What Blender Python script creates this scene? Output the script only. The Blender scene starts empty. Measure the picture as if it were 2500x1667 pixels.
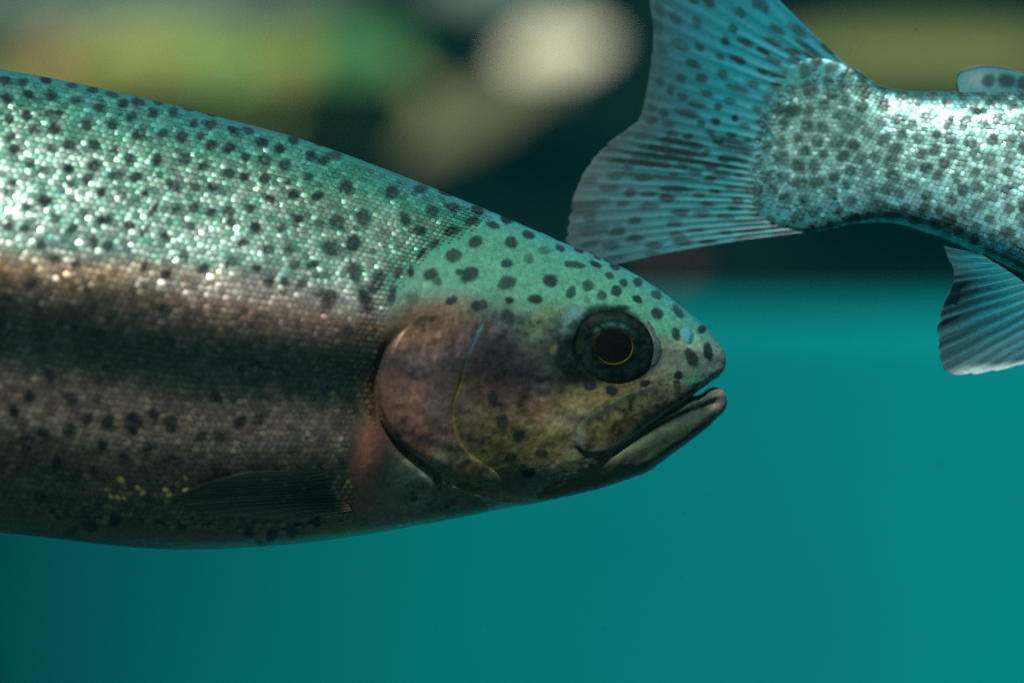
import bpy, math, random
import numpy as np
from mathutils import Vector, Matrix
rng = np.random.default_rng(7)
random.seed(7)
scene = bpy.context.scene
C = scene.collection

# ------------------------------------------------------------------ camera, world, light, exposure
K = 0.00012            # metres per photograph pixel in the plane of the near fish
D = 0.90               # camera distance to that plane
cam = bpy.data.cameras.new('camera')
cam_o = bpy.data.objects.new('camera', cam); C.objects.link(cam_o)
cam_o.location = (0, -D, 0); cam_o.rotation_euler = (math.radians(90), 0, 0)
cam.sensor_width = 36.0
cam.lens = 36.0 * D / (2500 * K)
cam.clip_start = 0.02; cam.clip_end = 60
cam.dof.use_dof = True
cam.dof.focus_distance = D - 0.010
cam.dof.aperture_fstop = 3.5
scene.camera = cam_o

world = bpy.data.worlds.new('World'); scene.world = world
world.use_nodes = True
bg = world.node_tree.nodes['Background']
bg.inputs['Color'].default_value = (0.62, 0.92, 0.92, 1)
bg.inputs['Strength'].default_value = 0.05

SUN_EL, SUN_AZ = 56.0, -12.0      # elevation; azimuth from the camera axis, minus = from the left
sun = bpy.data.lights.new('sun', 'SUN'); sun.energy = 4.1; sun.angle = math.radians(1.2)
sun.color = (1.0, 0.97, 0.90)
sun_o = bpy.data.objects.new('sun', sun); C.objects.link(sun_o)
_e, _a = math.radians(SUN_EL), math.radians(SUN_AZ)
sdir = Vector((math.cos(_e) * math.sin(_a), -math.cos(_e) * math.cos(_a), math.sin(_e)))
sun_o.rotation_euler = sdir.to_track_quat('Z', 'Y').to_euler()
sun_o.location = sdir * 2

scene.view_settings.view_transform = 'Standard'
scene.view_settings.look = 'None'
scene.view_settings.exposure = 0.0
scene.view_settings.gamma = 1.0
scene.render.engine = 'CYCLES'
scene.cycles.use_denoising = False        # the photograph is grainy; the sampling grain stays
scene.cycles.sample_clamp_indirect = 1.5
scene.cycles.sample_clamp_direct = 24.0
scene.cycles.max_bounces = 6

# ------------------------------------------------------------------ helpers
def tag(o, label=None, cat=None, group=None, kind=None):
    if label: o['label'] = label
    if cat: o['category'] = cat
    if group: o['group'] = group
    if kind: o['kind'] = kind
    return o

def link(name, me, mat=None, parent=None):
    o = bpy.data.objects.new(name, me); C.objects.link(o)
    if mat and not me.materials: me.materials.append(mat)
    if parent: o.parent = parent
    return o

def mesh_np(name, V, F, smooth=True):
    """V (n,3); F (m,3) or (m,4) int array."""
    V = np.asarray(V, np.float32); F = np.asarray(F, np.int32)
    me = bpy.data.meshes.new(name)
    m, c = F.shape
    me.vertices.add(len(V)); me.vertices.foreach_set('co', V.ravel())
    me.loops.add(m * c); me.loops.foreach_set('vertex_index', F.ravel())
    me.polygons.add(m); me.polygons.foreach_set('loop_start', np.arange(0, m * c, c, dtype=np.int32))
    me.update(calc_edges=True)
    me.polygons.foreach_set('use_smooth', np.full(m, smooth, bool))
    return me

def set_col(me, name, col):
    a = me.attributes.new(name, 'FLOAT_COLOR', 'POINT')
    c = np.ones((len(col), 4), np.float32); c[:, :3] = col
    a.data.foreach_set('color', c.ravel())

def set_flt(me, name, v):
    a = me.attributes.new(name, 'FLOAT', 'POINT')
    a.data.foreach_set('value', np.asarray(v, np.float32).ravel())

class Curve:
    """monotone cubic through (x, y) points"""
    def __init__(s, pts):
        p = np.array(sorted(pts), float); s.x, s.y = p[:, 0], p[:, 1]
        h = np.diff(s.x); d = np.diff(s.y) / h
        m = np.zeros(len(s.x)); m[0], m[-1] = d[0], d[-1]
        for i in range(1, len(m) - 1):
            if d[i - 1] * d[i] > 0:
                w1, w2 = 2 * h[i] + h[i - 1], h[i] + 2 * h[i - 1]
                m[i] = (w1 + w2) / (w1 / d[i - 1] + w2 / d[i])
        s.m = m
    def __call__(s, t):
        t = np.clip(np.asarray(t, float), s.x[0], s.x[-1])
        i = np.clip(np.searchsorted(s.x, t) - 1, 0, len(s.x) - 2)
        h = s.x[i + 1] - s.x[i]; r = (t - s.x[i]) / h
        r2, r3 = r * r, r * r * r
        return ((2 * r3 - 3 * r2 + 1) * s.y[i] + (r3 - 2 * r2 + r) * h * s.m[i]
                + (-2 * r3 + 3 * r2) * s.y[i + 1] + (r3 - r2) * h * s.m[i + 1])

def sstep(a, b, x):
    t = np.clip((x - a) / (b - a), 0, 1); return t * t * (3 - 2 * t)

def to_px(P):
    """where a point shows in the photograph"""
    f = D / (D + P[..., 1])
    return 1250 + P[..., 0] / K * f, 833.5 - P[..., 2] / K * f

def from_px(p, q, y):
    s = (D + y) / D
    return np.stack([(np.asarray(p, float) - 1250) * K * s, np.broadcast_to(y, np.shape(p)).astype(float), (833.5 - np.asarray(q, float)) * K * s], -1)

def poly_sd(p, q, poly):
    """signed distance to a closed polygon, positive inside"""
    poly = np.array(poly, float); best = np.full(p.shape, 1e9); inside = np.zeros(p.shape, bool)
    for i in range(len(poly)):
        a, b = poly[i], poly[(i + 1) % len(poly)]
        ab = b - a; L = ab @ ab + 1e-9
        t = np.clip(((p - a[0]) * ab[0] + (q - a[1]) * ab[1]) / L, 0, 1)
        best = np.minimum(best, np.hypot(p - a[0] - t * ab[0], q - a[1] - t * ab[1]))
        c = ((a[1] > q) != (b[1] > q))
        xin = a[0] + (q - a[1]) / (b[1] - a[1] + 1e-12) * ab[0]
        inside ^= c & (p < xin)
    return np.where(inside, best, -best)

def line_d(p, q, pts):
    pts = np.array(pts, float); best = np.full(p.shape, 1e9)
    for a, b in zip(pts[:-1], pts[1:]):
        ab = b - a; L = ab @ ab + 1e-9
        t = np.clip(((p - a[0]) * ab[0] + (q - a[1]) * ab[1]) / L, 0, 1)
        best = np.minimum(best, np.hypot(p - a[0] - t * ab[0], q - a[1] - t * ab[1]))
    return best

def smooth_poly(pts, n=3, closed=True):
    p = np.array(pts, float)
    for _ in range(n):
        nx = np.roll(p, -1, 0) if closed else p[1:]
        a = p if closed else p[:-1]
        r = np.empty((2 * len(a), 2)); r[0::2] = .75 * a + .25 * nx; r[1::2] = .25 * a + .75 * nx
        p = r if closed else np.vstack([p[:1], r, p[-1:]])
    return p

def hash_noise(p, q, sc, seed=0):
    """smooth value noise in numpy"""
    x, y = p / sc, q / sc
    xi, yi = np.floor(x).astype(np.int64), np.floor(y).astype(np.int64)
    fx, fy = x - xi, y - yi
    fx, fy = fx * fx * (3 - 2 * fx), fy * fy * (3 - 2 * fy)
    def h(a, b):
        n = (a * 374761393 + b * 668265263 + seed * 982451653) & 0x7fffffff
        n = ((n ^ (n >> 13)) * 1274126177) & 0x7fffffff
        return ((n ^ (n >> 16)) & 0xffff) / 65535.0
    return (h(xi, yi) * (1 - fx) + h(xi + 1, yi) * fx) * (1 - fy) + (h(xi, yi + 1) * (1 - fx) + h(xi + 1, yi + 1) * fx) * fy

def fbm(p, q, sc, seed=0, oct=3):
    v = 0; a = .5
    for i in range(oct):
        v = v + a * hash_noise(p, q, sc / 2 ** i, seed + i); a *= .5
    return v / (1 - .5 ** oct)

def grid_faces(nu, nv, wrap=False):
    i, j = np.meshgrid(np.arange(nu - 1), np.arange(nv if wrap else nv - 1), indexing='ij')
    i, j = i.ravel(), j.ravel(); jn = (j + 1) % nv
    return np.stack([i * nv + j, (i + 1) * nv + j, (i + 1) * nv + jn, i * nv + jn], 1)

# ------------------------------------------------------------------ materials
def new_mat(name):
    m = bpy.data.materials.new(name); m.use_nodes = True
    nt = m.node_tree; return m, nt, nt.nodes['Principled BSDF']

def node(nt, typ, **kw):
    n = nt.nodes.new(typ)
    for k, v in kw.items(): setattr(n, k, v)
    return n

def skin_mat(name, rough=.42, metallic=.0, coat=.0, bump=.15, grain=2600, mottle=.35, spec=.5, use_metal=False, coat_rough=.25):
    m, nt, b = new_mat(name); L = nt.links.new
    at = node(nt, 'ShaderNodeAttribute', attribute_name='pig')
    tc = node(nt, 'ShaderNodeTexCoord')
    n1 = node(nt, 'ShaderNodeTexNoise'); n1.inputs['Scale'].default_value = grain; n1.inputs['Detail'].default_value = 4
    L(tc.outputs['Object'], n1.inputs['Vector'])
    n2 = node(nt, 'ShaderNodeTexNoise'); n2.inputs['Scale'].default_value = grain * .22; n2.inputs['Detail'].default_value = 5
    L(tc.outputs['Object'], n2.inputs['Vector'])
    mx = node(nt, 'ShaderNodeMath', operation='MULTIPLY'); L(n1.outputs['Fac'], mx.inputs[0]); L(n2.outputs['Fac'], mx.inputs[1])
    mr = node(nt, 'ShaderNodeMapRange'); L(mx.outputs[0], mr.inputs['Value'])
    mr.inputs['From Min'].default_value = .1; mr.inputs['From Max'].default_value = .42
    mr.inputs['To Min'].default_value = 1 - mottle; mr.inputs['To Max'].default_value = 1 + mottle
    hs = node(nt, 'ShaderNodeHueSaturation'); L(at.outputs['Color'], hs.inputs['Color']); L(mr.outputs[0], hs.inputs['Value'])
    L(hs.outputs[0], b.inputs['Base Color'])
    b.inputs['Roughness'].default_value = rough
    b.inputs['Specular IOR Level'].default_value = spec
    if use_metal:
        am = node(nt, 'ShaderNodeAttribute', attribute_name='metal'); L(am.outputs['Fac'], b.inputs['Metallic'])
        ms = node(nt, 'ShaderNodeMapRange'); L(am.outputs['Fac'], ms.inputs['Value']); ms.inputs['From Max'].default_value = .4
        ms.inputs['To Min'].default_value = .06; ms.inputs['To Max'].default_value = .5; L(ms.outputs[0], b.inputs['Specular IOR Level'])
    else:
        b.inputs['Metallic'].default_value = metallic
    b.inputs['Coat Weight'].default_value = coat; b.inputs['Coat Roughness'].default_value = coat_rough
    if use_metal:
        mc = node(nt, 'ShaderNodeMapRange'); L(am.outputs['Fac'], mc.inputs['Value']); mc.inputs['From Min'].default_value = .10; mc.inputs['From Max'].default_value = .30
        mc.inputs['To Max'].default_value = coat; L(mc.outputs[0], b.inputs['Coat Weight'])
    bp = node(nt, 'ShaderNodeBump'); bp.inputs['Strength'].default_value = bump; bp.inputs['Distance'].default_value = .0004
    L(n2.outputs['Fac'], bp.inputs['Height']); L(bp.outputs[0], b.inputs['Normal'])
    return m

M_skin = skin_mat('trout_skin', rough=.40, coat=.05, bump=.25, use_metal=True)
M_scale = skin_mat('trout_scale', rough=.40, bump=.04, grain=1400, mottle=.25, use_metal=True, coat=1.0, coat_rough=.25)
M_scale_far = skin_mat('trout_scale_silver', rough=.42, bump=.04, grain=1400, mottle=.2, use_metal=True, coat=.5)
M_dark = skin_mat('dark_gloss', rough=.35, bump=0, mottle=.1, spec=.01)

def fin_mat(name, transl=.35):
    m, nt, b = new_mat(name); L = nt.links.new
    at = node(nt, 'ShaderNodeAttribute', attribute_name='pig')
    tc = node(nt, 'ShaderNodeTexCoord')
    n1 = node(nt, 'ShaderNodeTexNoise'); n1.inputs['Scale'].default_value = 900; n1.inputs['Detail'].default_value = 5
    L(tc.outputs['Object'], n1.inputs['Vector'])
    mr = node(nt, 'ShaderNodeMapRange'); L(n1.outputs['Fac'], mr.inputs['Value'])
    mr.inputs['To Min'].default_value = .65; mr.inputs['To Max'].default_value = 1.35
    hs = node(nt, 'ShaderNodeHueSaturation'); L(at.outputs['Color'], hs.inputs['Color']); L(mr.outputs[0], hs.inputs['Value'])
    L(hs.outputs[0], b.inputs['Base Color'])
    b.inputs['Roughness'].default_value = .4
    tr = node(nt, 'ShaderNodeBsdfTranslucent'); L(hs.outputs[0], tr.inputs['Color'])
    mx = node(nt, 'ShaderNodeMixShader'); mx.inputs[0].default_value = transl
    L(b.outputs[0], mx.inputs[1]); L(tr.outputs[0], mx.inputs[2])
    L(mx.outputs[0], nt.nodes['Material Output'].inputs['Surface'])
    return m
M_fin = fin_mat('fin_membrane')
M_fin_thin = fin_mat('fin_membrane_clear')
_nt = M_fin_thin.node_tree; _o = _nt.nodes['Material Output']; _src = _o.inputs['Surface'].links[0].from_socket
_tr = _nt.nodes.new('ShaderNodeBsdfTransparent'); _mx = _nt.nodes.new('ShaderNodeMixShader'); _mx.inputs[0].default_value = .30
_nt.links.new(_src, _mx.inputs[1]); _nt.links.new(_tr.outputs[0], _mx.inputs[2]); _nt.links.new(_mx.outputs[0], _o.inputs['Surface'])

def rock_mat(name, c1, c2, sc=30, bump=.6):
    m, nt, b = new_mat(name); L = nt.links.new
    tc = node(nt, 'ShaderNodeTexCoord')
    n1 = node(nt, 'ShaderNodeTexNoise'); n1.inputs['Scale'].default_value = sc; n1.inputs['Detail'].default_value = 8
    L(tc.outputs['Object'], n1.inputs['Vector'])
    r = node(nt, 'ShaderNodeValToRGB'); r.color_ramp.elements[0].position = .35; r.color_ramp.elements[1].position = .65
    r.color_ramp.elements[0].color = (*c1, 1); r.color_ramp.elements[1].color = (*c2, 1)
    L(n1.outputs['Fac'], r.inputs['Fac']); L(r.outputs['Color'], b.inputs['Base Color'])
    b.inputs['Roughness'].default_value = .95; b.inputs['Specular IOR Level'].default_value = .05
    bp = node(nt, 'ShaderNodeBump'); bp.inputs['Strength'].default_value = bump; bp.inputs['Distance'].default_value = .005
    L(n1.outputs['Fac'], bp.inputs['Height']); L(bp.outputs[0], b.inputs['Normal'])
    return m

# ------------------------------------------------------------------ the setting: a round pool wall and the dark bank above it
BY = 2.80                                    # metres behind the near fish
def bpos(px, py, y=BY): return from_px(px, py, y)
M_wall = rock_mat('pool_paint', (0.002, 0.235, 0.262), (0.0, 0.300, 0.306), sc=1.6, bump=.1)
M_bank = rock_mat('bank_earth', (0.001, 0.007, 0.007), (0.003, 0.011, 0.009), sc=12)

rim_z = float(bpos(0, 757)[2])
nu, nv = 97, 40
U = np.linspace(-1, 1, nu)[:, None]; Vv = np.linspace(0, 1, nv)[None, :]
R = 1.57
ang = -.30 + U * 1.75
ext = np.clip(-1.45 - ang, 0, None)                 # beyond the bend it runs straight on towards the viewer
ang = np.maximum(ang, -1.45)
depth = BY + 0.0 - R * (1 - np.cos(ang)) * 0.9 - ext * 1.6
wx = R * np.sin(ang) + 1.06 + 0 * Vv
z_low = -1.6
wz = z_low + (rim_z - z_low) * Vv + 0 * U
sl = (Vv - 1)                                 # the wall leans back towards its foot and curves into the floor
wy = depth + 0.16 * sl - .9 * np.clip(-(Vv - .35) / .35, 0, 1) ** 2
Vw = np.stack([wx + 0 * wy, wy, wz + 0 * wy], -1).reshape(-1, 3)
Fw = grid_faces(nu, nv)
n0 = len(Vw)
# the rim: a thick rounded lip
lip = np.stack([wx[:, -1], wy[:, -1] + .10, wz[:, -1] - .003], -1)
Vw = np.vstack([Vw, lip])
Fl = np.array([[i * nv + nv - 1, (i + 1) * nv + nv - 1, n0 + i + 1, n0 + i] for i in range(nu - 1)])
wall = link('pool_wall', mesh_np('pool_wall', Vw, np.vstack([Fw, Fl])), M_wall)
tag(wall, kind='structure')

# bank of dark earth rising behind the rim
nu, nv = 120, 60
U, Vv = np.meshgrid(np.linspace(-3.6, 3.6, nu), np.linspace(0, 1, nv), indexing='ij')
bzz = rim_z - .25 + Vv * 1.2
byy = BY + .34 + .22 * Vv + .05 * (fbm(U * 100, Vv * 200, 30, 3) - .5)
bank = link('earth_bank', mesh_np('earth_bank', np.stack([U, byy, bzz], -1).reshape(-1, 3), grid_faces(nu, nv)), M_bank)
tag(bank, kind='structure')

def boulder(name, px, py, rx, ry, rot, mat, label, cat, seed, y=BY + .22, thick=.35, lean=42):
    n1, n2 = 28, 40
    th = np.linspace(0, math.pi, n1)[:, None]; ph = np.linspace(0, 2 * math.pi, n2, endpoint=False)[None, :]
    x = np.sin(th) * np.cos(ph); yv = np.sin(th) * np.sin(ph); z = np.cos(th) + 0 * ph
    d = 1 + .22 * (fbm(x * 100 + 500 + yv * 60, z * 100 + 300, 60, seed) - .5) + .3 * (fbm(x * 100 + 900 - yv * 40, z * 100, 130, seed + 5) - .5)
    s = (D + y) / D * K
    X, Z = x * d * rx * s, z * d * ry * s
    c, sn = math.cos(math.radians(rot)), math.sin(math.radians(rot))
    th0 = math.radians(lean); ct, st = math.cos(th0), math.sin(th0)
    x1, z1 = X * c - Z * sn, (X * sn + Z * c) / ct; y1 = yv * d * thick * min(rx, ry) * s
    V = np.stack([x1, y1 * ct + z1 * st, -y1 * st + z1 * ct], -1).reshape(-1, 3)
    o = link(name, mesh_np(name, V, grid_faces(n1, n2, True)), mat)
    o.location = bpos(px, py, y)
    return tag(o, label, cat, 'stones and weed on the bank behind the fish')

M_pale = rock_mat('pale_stone', (0.74, 0.73, 0.50), (0.90, 0.88, 0.66), sc=40)
M_tan = rock_mat('tan_stone', (0.12, 0.13, 0.065), (0.19, 0.19, 0.10), sc=40)
M_olive = rock_mat('leaf_olive', (0.26, 0.32, 0.08), (0.36, 0.42, 0.12), sc=60)  # this and the next green tones: sunlit leaves, built as stone shapes
M_green = rock_mat('leaf_green', (0.05, 0.20, 0.06), (0.09, 0.26, 0.10), sc=60)
M_orange = rock_mat('rust_stone', (0.30, 0.22, 0.09), (0.38, 0.28, 0.12), sc=60)
M_leaf = rock_mat('leaf_dull', (0.13, 0.17, 0.05), (0.20, 0.24, 0.08), sc=60)
M_lime = rock_mat('leaf_lime', (0.20, 0.36, 0.10), (0.30, 0.46, 0.15), sc=60)
M_grey = rock_mat('grey_stone', (0.12, 0.185, 0.145), (0.18, 0.25, 0.20), sc=40)
M_red = rock_mat('red_stone', (0.10, 0.02, 0.02), (0.15, 0.03, 0.03), sc=40)

boulder('long_leaf_patch', 420, 205, 640, 150, -3, M_leaf, 'long dull olive blur of sunlit leaves, built as a ledge, behind the trout back, top left', 'ledge', 18, y=BY + .30)
boulder('pale_boulder', 1358, 124, 128, 58, 12, M_pale, 'brightly lit cream stone, blurred, left of the far tail fin', 'stone', 11, y=BY + .10)
boulder('tan_boulder', 1200, 262, 260, 62, 30, M_tan, 'dull tan stone slanting down below the bright cream stone', 'stone', 12, y=BY + .16)
boulder('orange_stone', 125, 160, 60, 75, 0, M_orange, 'blurred orange brown stone at the far left above the fish back', 'stone', 13)
boulder('yellow_leaf_patch', 350, 140, 170, 68, 3, M_olive, 'yellow green sunlit leaves, built as a stone, right of the orange stone', 'stone', 14)
boulder('light_leaf_patch', 530, 145, 150, 62, -3, M_lime, 'light green sunlit leaves, built as a stone, between the yellow and the round ones', 'stone', 15)
boulder('round_leaf_patch', 712, 142, 66, 62, 0, M_olive, 'small round blur of sunlit leaves, built as a stone, above the trout', 'stone', 16, y=BY + .16)
boulder('green_leaf_patch', 850, 130, 170, 66, 0, M_green, 'deep green sunlit leaves, built as a stone, left of the dark gap', 'stone', 17)
boulder('grey_ledge', 350, -5, 560, 60, 3, M_grey, 'grey green ledge along the top left edge', 'ledge', 19, y=BY + .28)
boulder('grey_ledge', 1230, -30, 200, 60, -4, M_grey, 'grey stone along the top edge above the bright cream stone', 'ledge', 20, y=BY + .28)
boulder('olive_leaf_patch', 2270, 135, 390, 65, 0, M_leaf, 'olive sunlit leaves, built as a ledge, behind the far trout back, top right', 'ledge', 21, y=BY + .26)
boulder('red_stone', 1640, 640, 40, 28, 0, M_red, 'small dim red stone under the far tail fin', 'stone', 22, y=BY + .12)

# ------------------------------------------------------------------ trout bodies
SECT = Curve([(-90, 0), (-75, .27), (-60, .49), (-45, .67), (-30, .81), (-20, .885), (-10, .95), (0, 1.0), (5, .99), (10, .965),
              (20, .868), (30, .725), (45, .505), (60, .325), (75, .165), (90, 0)])

SECT_H = Curve([(-90, 0), (-80, .46), (-70, .69), (-60, .81), (-45, .905), (-30, .955), (-10, .99), (0, 1.0), (5, 1.0), (10, .965),
              (20, .855), (30, .715), (45, .505), (60, .325), (75, .165), (90, 0)])      # fuller jaw line
SECT_J = Curve([(-90, 0), (-75, .42), (-55, .72), (-30, .92), (-10, 1.0), (20, .99), (45, .92), (65, .74), (80, .42), (90, 0)])
SECT_B = Curve([(-90, 0), (-82, .42), (-72, .72), (-60, .92), (-45, 1.0), (-30, .98), (-10, .90), (10, .78), (30, .62), (50, .42), (70, .21), (90, 0)])
class Body:
    """u: photograph column; phi: -90 belly .. 90 back; side -1 = towards the camera"""
    def __init__(s, top, bot, W, yc, y0=0.0, sect=SECT, sect2=None):
        s.sect = sect; s.sect2 = sect2
        s.top, s.bot, s.W, s.yc, s.y0 = Curve(top), Curve(bot), Curve(W), Curve(yc), y0
    def base(s, u, phi, side):
        y = s.y0 + s.yc(u) * K; sc = (D + y) / D * K
        t = np.sin(np.radians(phi)); a, b = s.top(u), s.bot(u)
        q = (a + b) / 2 - t * (b - a) / 2
        w = s.W(u) * s.sect(phi)
        if s.sect2 is not None:
            k = sstep(1280, 1480, u); w = s.W(u) * (s.sect(phi) * (1 - k) + s.sect2(phi) * k)
        return np.stack([(u - 1250) * sc, y + side * w * K, (833.5 - q) * sc], -1)
    def frame(s, u, phi, side):
        e = 1.0
        ue = np.clip(u, s.top.x[0] + 1.5, s.top.x[-1] - 1.5)
        pe = np.clip(phi, -88.5, 88.5)
        P = s.base(u, phi, side)
        Tu = s.base(ue + e, pe, side) - s.base(ue - e, pe, side)
        Tp = s.base(ue, pe + e, side) - s.base(ue, pe - e, side)
        Tu /= np.linalg.norm(Tu, axis=-1, keepdims=True) + 1e-12
        Tp /= np.linalg.norm(Tp, axis=-1, keepdims=True) + 1e-12
        N = np.cross(Tp, Tu) * -side
        N /= np.linalg.norm(N, axis=-1, keepdims=True) + 1e-12
        flip = np.sign(np.sum(N * (P - s.mid(u)), -1, keepdims=True)); flip[flip == 0] = 1
        return P, Tu, Tp, N * flip
    def mid(s, u):
        y = s.y0 + s.yc(u) * K; sc = (D + y) / D * K
        return np.stack([(u - 1250) * sc, y, (833.5 - (s.top(u) + s.bot(u)) / 2) * sc], -1)
    def build(s, us, nphi, disp=None):
        """closed loft; returns V, F and the near-side photograph coordinates of every vertex"""
        ph = np.linspace(-90, 90, nphi)
        rows = []; 
        Uq, Pq = np.meshgrid(us, ph, indexing='ij')
        P, Tu, Tp, N = s.frame(Uq, Pq, -1)
        p, q = to_px(P)
        if disp is not None: P = P + N * (disp(p, q) * K)[..., None]
        yc = (s.y0 + s.yc(Uq) * K)
        M = P[:, 1:-1].copy(); M[..., 1] = 2 * yc[:, 1:-1] - M[..., 1]
        ring = np.concatenate([P, M[:, ::-1]], 1)
        pr = np.concatenate([p, p[:, 1:-1][:, ::-1]], 1); qr = np.concatenate([q, q[:, 1:-1][:, ::-1]], 1)
        nr = ring.shape[1]
        return ring.reshape(-1, 3), grid_faces(len(us), nr, True), pr.ravel(), qr.ravel()
    def lookup(s, p, q, u0, u1):
        """near-surface point and normal that shows at photograph point (p, q)"""
        Uq, Pq = np.meshgrid(np.linspace(u0, u1, 500), np.linspace(-88, 88, 260), indexing='ij')
        P, Tu, Tp, N = s.frame(Uq, Pq, -1); a, b = to_px(P)
        out = []
        for x, y in zip(np.atleast_1d(p), np.atleast_1d(q)):
            i = np.argmin((a - x) ** 2 + (b - y) ** 2); out.append((P.reshape(-1, 3)[i], N.reshape(-1, 3)[i]))
        return out

def apply_spots(p, q, spots, soft=.30, noise=.24, seed=3):
    m = np.zeros(p.shape)
    wob = (fbm(p, q, 14, seed) - .5) * 2 * noise + (fbm(p, q, 5, seed + 9) - .5) * noise
    for cx, cy, rx, ry, an, st in spots:
        R = max(rx, ry) * 1.5
        k = np.nonzero((np.abs(p - cx) < R) & (np.abs(q - cy) < R))[0]
        if not len(k): continue
        a = math.radians(an); c, sn = math.cos(a), math.sin(a)
        dx, dy = p[k] - cx, q[k] - cy
        r = np.hypot((dx * c + dy * sn) / rx, (-dx * sn + dy * c) / ry) + wob[k]
        m[k] = np.maximum(m[k], st * (1 - sstep(1 - soft, 1 + soft, r)))
    return m

def paint(col, p, q, blobs, seed=40):
    wob = (fbm(p, q, 60, seed) - .5) * .5 + (fbm(p, q, 18, seed + 4) - .5) * .25
    for cx, cy, rx, ry, an, c, st, soft in blobs:
        a = math.radians(an); cc, sn = math.cos(a), math.sin(a)
        dx, dy = p - cx, q - cy
        r = np.hypot((dx * cc + dy * sn) / rx, (-dx * sn + dy * cc) / ry) + wob * soft * 1.2
        m = (st * (1 - sstep(1 - soft, 1 + soft, r)))[:, None]
        col[:] = col * (1 - m) + np.array(c) * m
    return col

def grad(t, stops):
    xs = [s[0] for s in stops]
    return np.stack([np.interp(t, xs, [s[1][i] for s in stops]) for i in range(3)], -1)

# ---- spots of the near trout
def sp(lst, sc, ox, oy, rx, ry):
    out = []
    for s in lst:
        x, y = s[0], s[1]
        a = s[2] if len(s) > 2 else rx; b = s[3] if len(s) > 3 else ry
        an = s[4] if len(s) > 4 else random.uniform(-35, 35); st = s[5] if len(s) > 5 else 1.0
        out.append((ox + x * sc, oy + y * sc, a * sc, b * sc, an, st))
    return out
HEAD = [(235,22,32,22),(345,38,35,14,20),(105,35,30,30),(285,122,32,30),(378,103,35,24,20),(490,118,32,20,20),(165,160,30,38),
 (230,210,32,26),(375,208,38,26,-15),(460,165,35,22),(560,185,30,20,15),(620,160,38,18,25),(480,260,38,32),(640,262,32,28),
 (718,226,30,18,20),(385,322,40,28,-5),(790,297,28,22,0,.55),(720,335,28,22,0,.6),(622,358,34,22,-10),(863,287,28,16,25),
 (930,362,48,18,8),(950,295,30,14,25),(1020,360,30,16,25),(1030,330,22,10,30),(455,405,42,32),(415,398,26,16),(278,405,34,30),(310,437,22,20,40,.8),
 (625,445,46,30),(820,435,32,32),(910,487,24,32),(985,458,28,28),(1085,412,20,16,30),(1148,445,22,20,30),(1212,440,24,20,40),
 (1050,500,20,22),(1115,480,24,26),(983,520,18,14,0,.5),(1208,518,30,22,30),(1295,497,28,22,35),(1300,582,32,32),(752,518,36,26),
 (635,523,22,22),(625,598,32,32),(485,548,24,24),(515,545,24,26),(375,525,28,22),(1145,555,30,13,10),(1395,575,42,18,50),(1385,672,22,36,-10),
 (1500,655,20,22,40),(1455,782,30,46,-30),(1530,755,22,42,-10),(1395,858,25,22),(1385,900,25,18),(998,908,36,25),(1095,928,26,26),
 (1245,895,28,16),(560,960,30,32),(600,1068,34,32),(675,1135,30,30),(782,1213,34,26),(640,1232,28,22),(430,1255,34,18),
 (718,1300,34,22),(295,270,34,18,-38),(240,310,38,18,-45),(135,400,18,38,20),(105,500,20,45,15),(200,515,36,38,0,.7),(1110,372,28,14,20),(190,395,16,22),
 (350,1452,14,10),(205,1415,18,12),(1180,330,20,9,28),(1075,345,24,10,28),(770,178,26,10,25),(850,245,26,9,25)]
UPPER = [(35,125),(150,135),(290,120,45,22,12),(455,155,45,20,12),(590,185,45,20,12),(715,215,45,20,12),(785,268),(880,265),(1010,262,42,22,12),(1205,305,45,20,15),(1345,335,45,20,15),(1100,325),
 (975,330),(480,250),(335,225),(185,215),(45,235),(165,350),(60,370),(315,330,30,30),(380,330,28,26),(640,300),(840,355),(1240,395,32,28),(1345,405),
 (1485,440,45,24,15),(1580,445,45,24,15),(1870,505,45,26,15),(2030,520,45,22,18),(1665,515),(1785,560),(1985,610),(1690,630),(1570,610),(1460,550,55,34,-20),(1345,535),(1280,480,28,28),
 (1160,485),(1040,460),(890,465,48,36,-15),(720,400),(550,410),(350,430,48,42),(230,445),(70,490),(90,560),(440,535),(335,560),(600,530),(730,565),(825,615),
 (1005,630,42,50,10),(1180,625,46,42),(1295,665),(1460,715),(1565,735),(1690,750),(1820,665),(1965,735),(1840,775,28,28),(1875,850),(2030,860),(1720,880),(1600,940),
 (1460,960),(1345,960),(1240,800),(1355,800),(1110,795),(870,740),(750,730),(600,670),(440,690),(280,700),(190,650),(80,780),(60,830),(170,920),
 (290,890),(450,770),(560,750),(650,840),(780,865),(920,850,70,24,-48),(980,950,60,24,-52),(1130,945),(1240,930),(920,1080,60,24,-50),(820,1040),(1060,1120),
 (1220,1050),(1470,1030),(1630,1060),(1550,1160),(1800,1060),(1900,1000),(2040,1030),(1710,1200),(1840,1210),(1990,1300),(1880,1300),(1640,1320),
 (1470,1290),(1290,1320),(1175,1250,30,60,5),(1060,1360),(920,1310,26,60,15),(690,1180),(600,1160),(460,1070),(360,1000),(270,1170),(160,1070),(50,1050),
 (490,1290),(350,1270),(670,1010),(1720,1410),(1820,1410),(1920,1420),(2040,1480),(2060,640),(2075,1180,30,40)]
FULL = [(810,560,17,22),(765,360,18,13),(795,430,16,15),(775,510,17,19),(835,500,16,18),(760,570,17,20),(815,625,14,22),(755,690,15,22),(840,690,14,24),(800,760,15,20),(865,650,15,26)]
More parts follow.
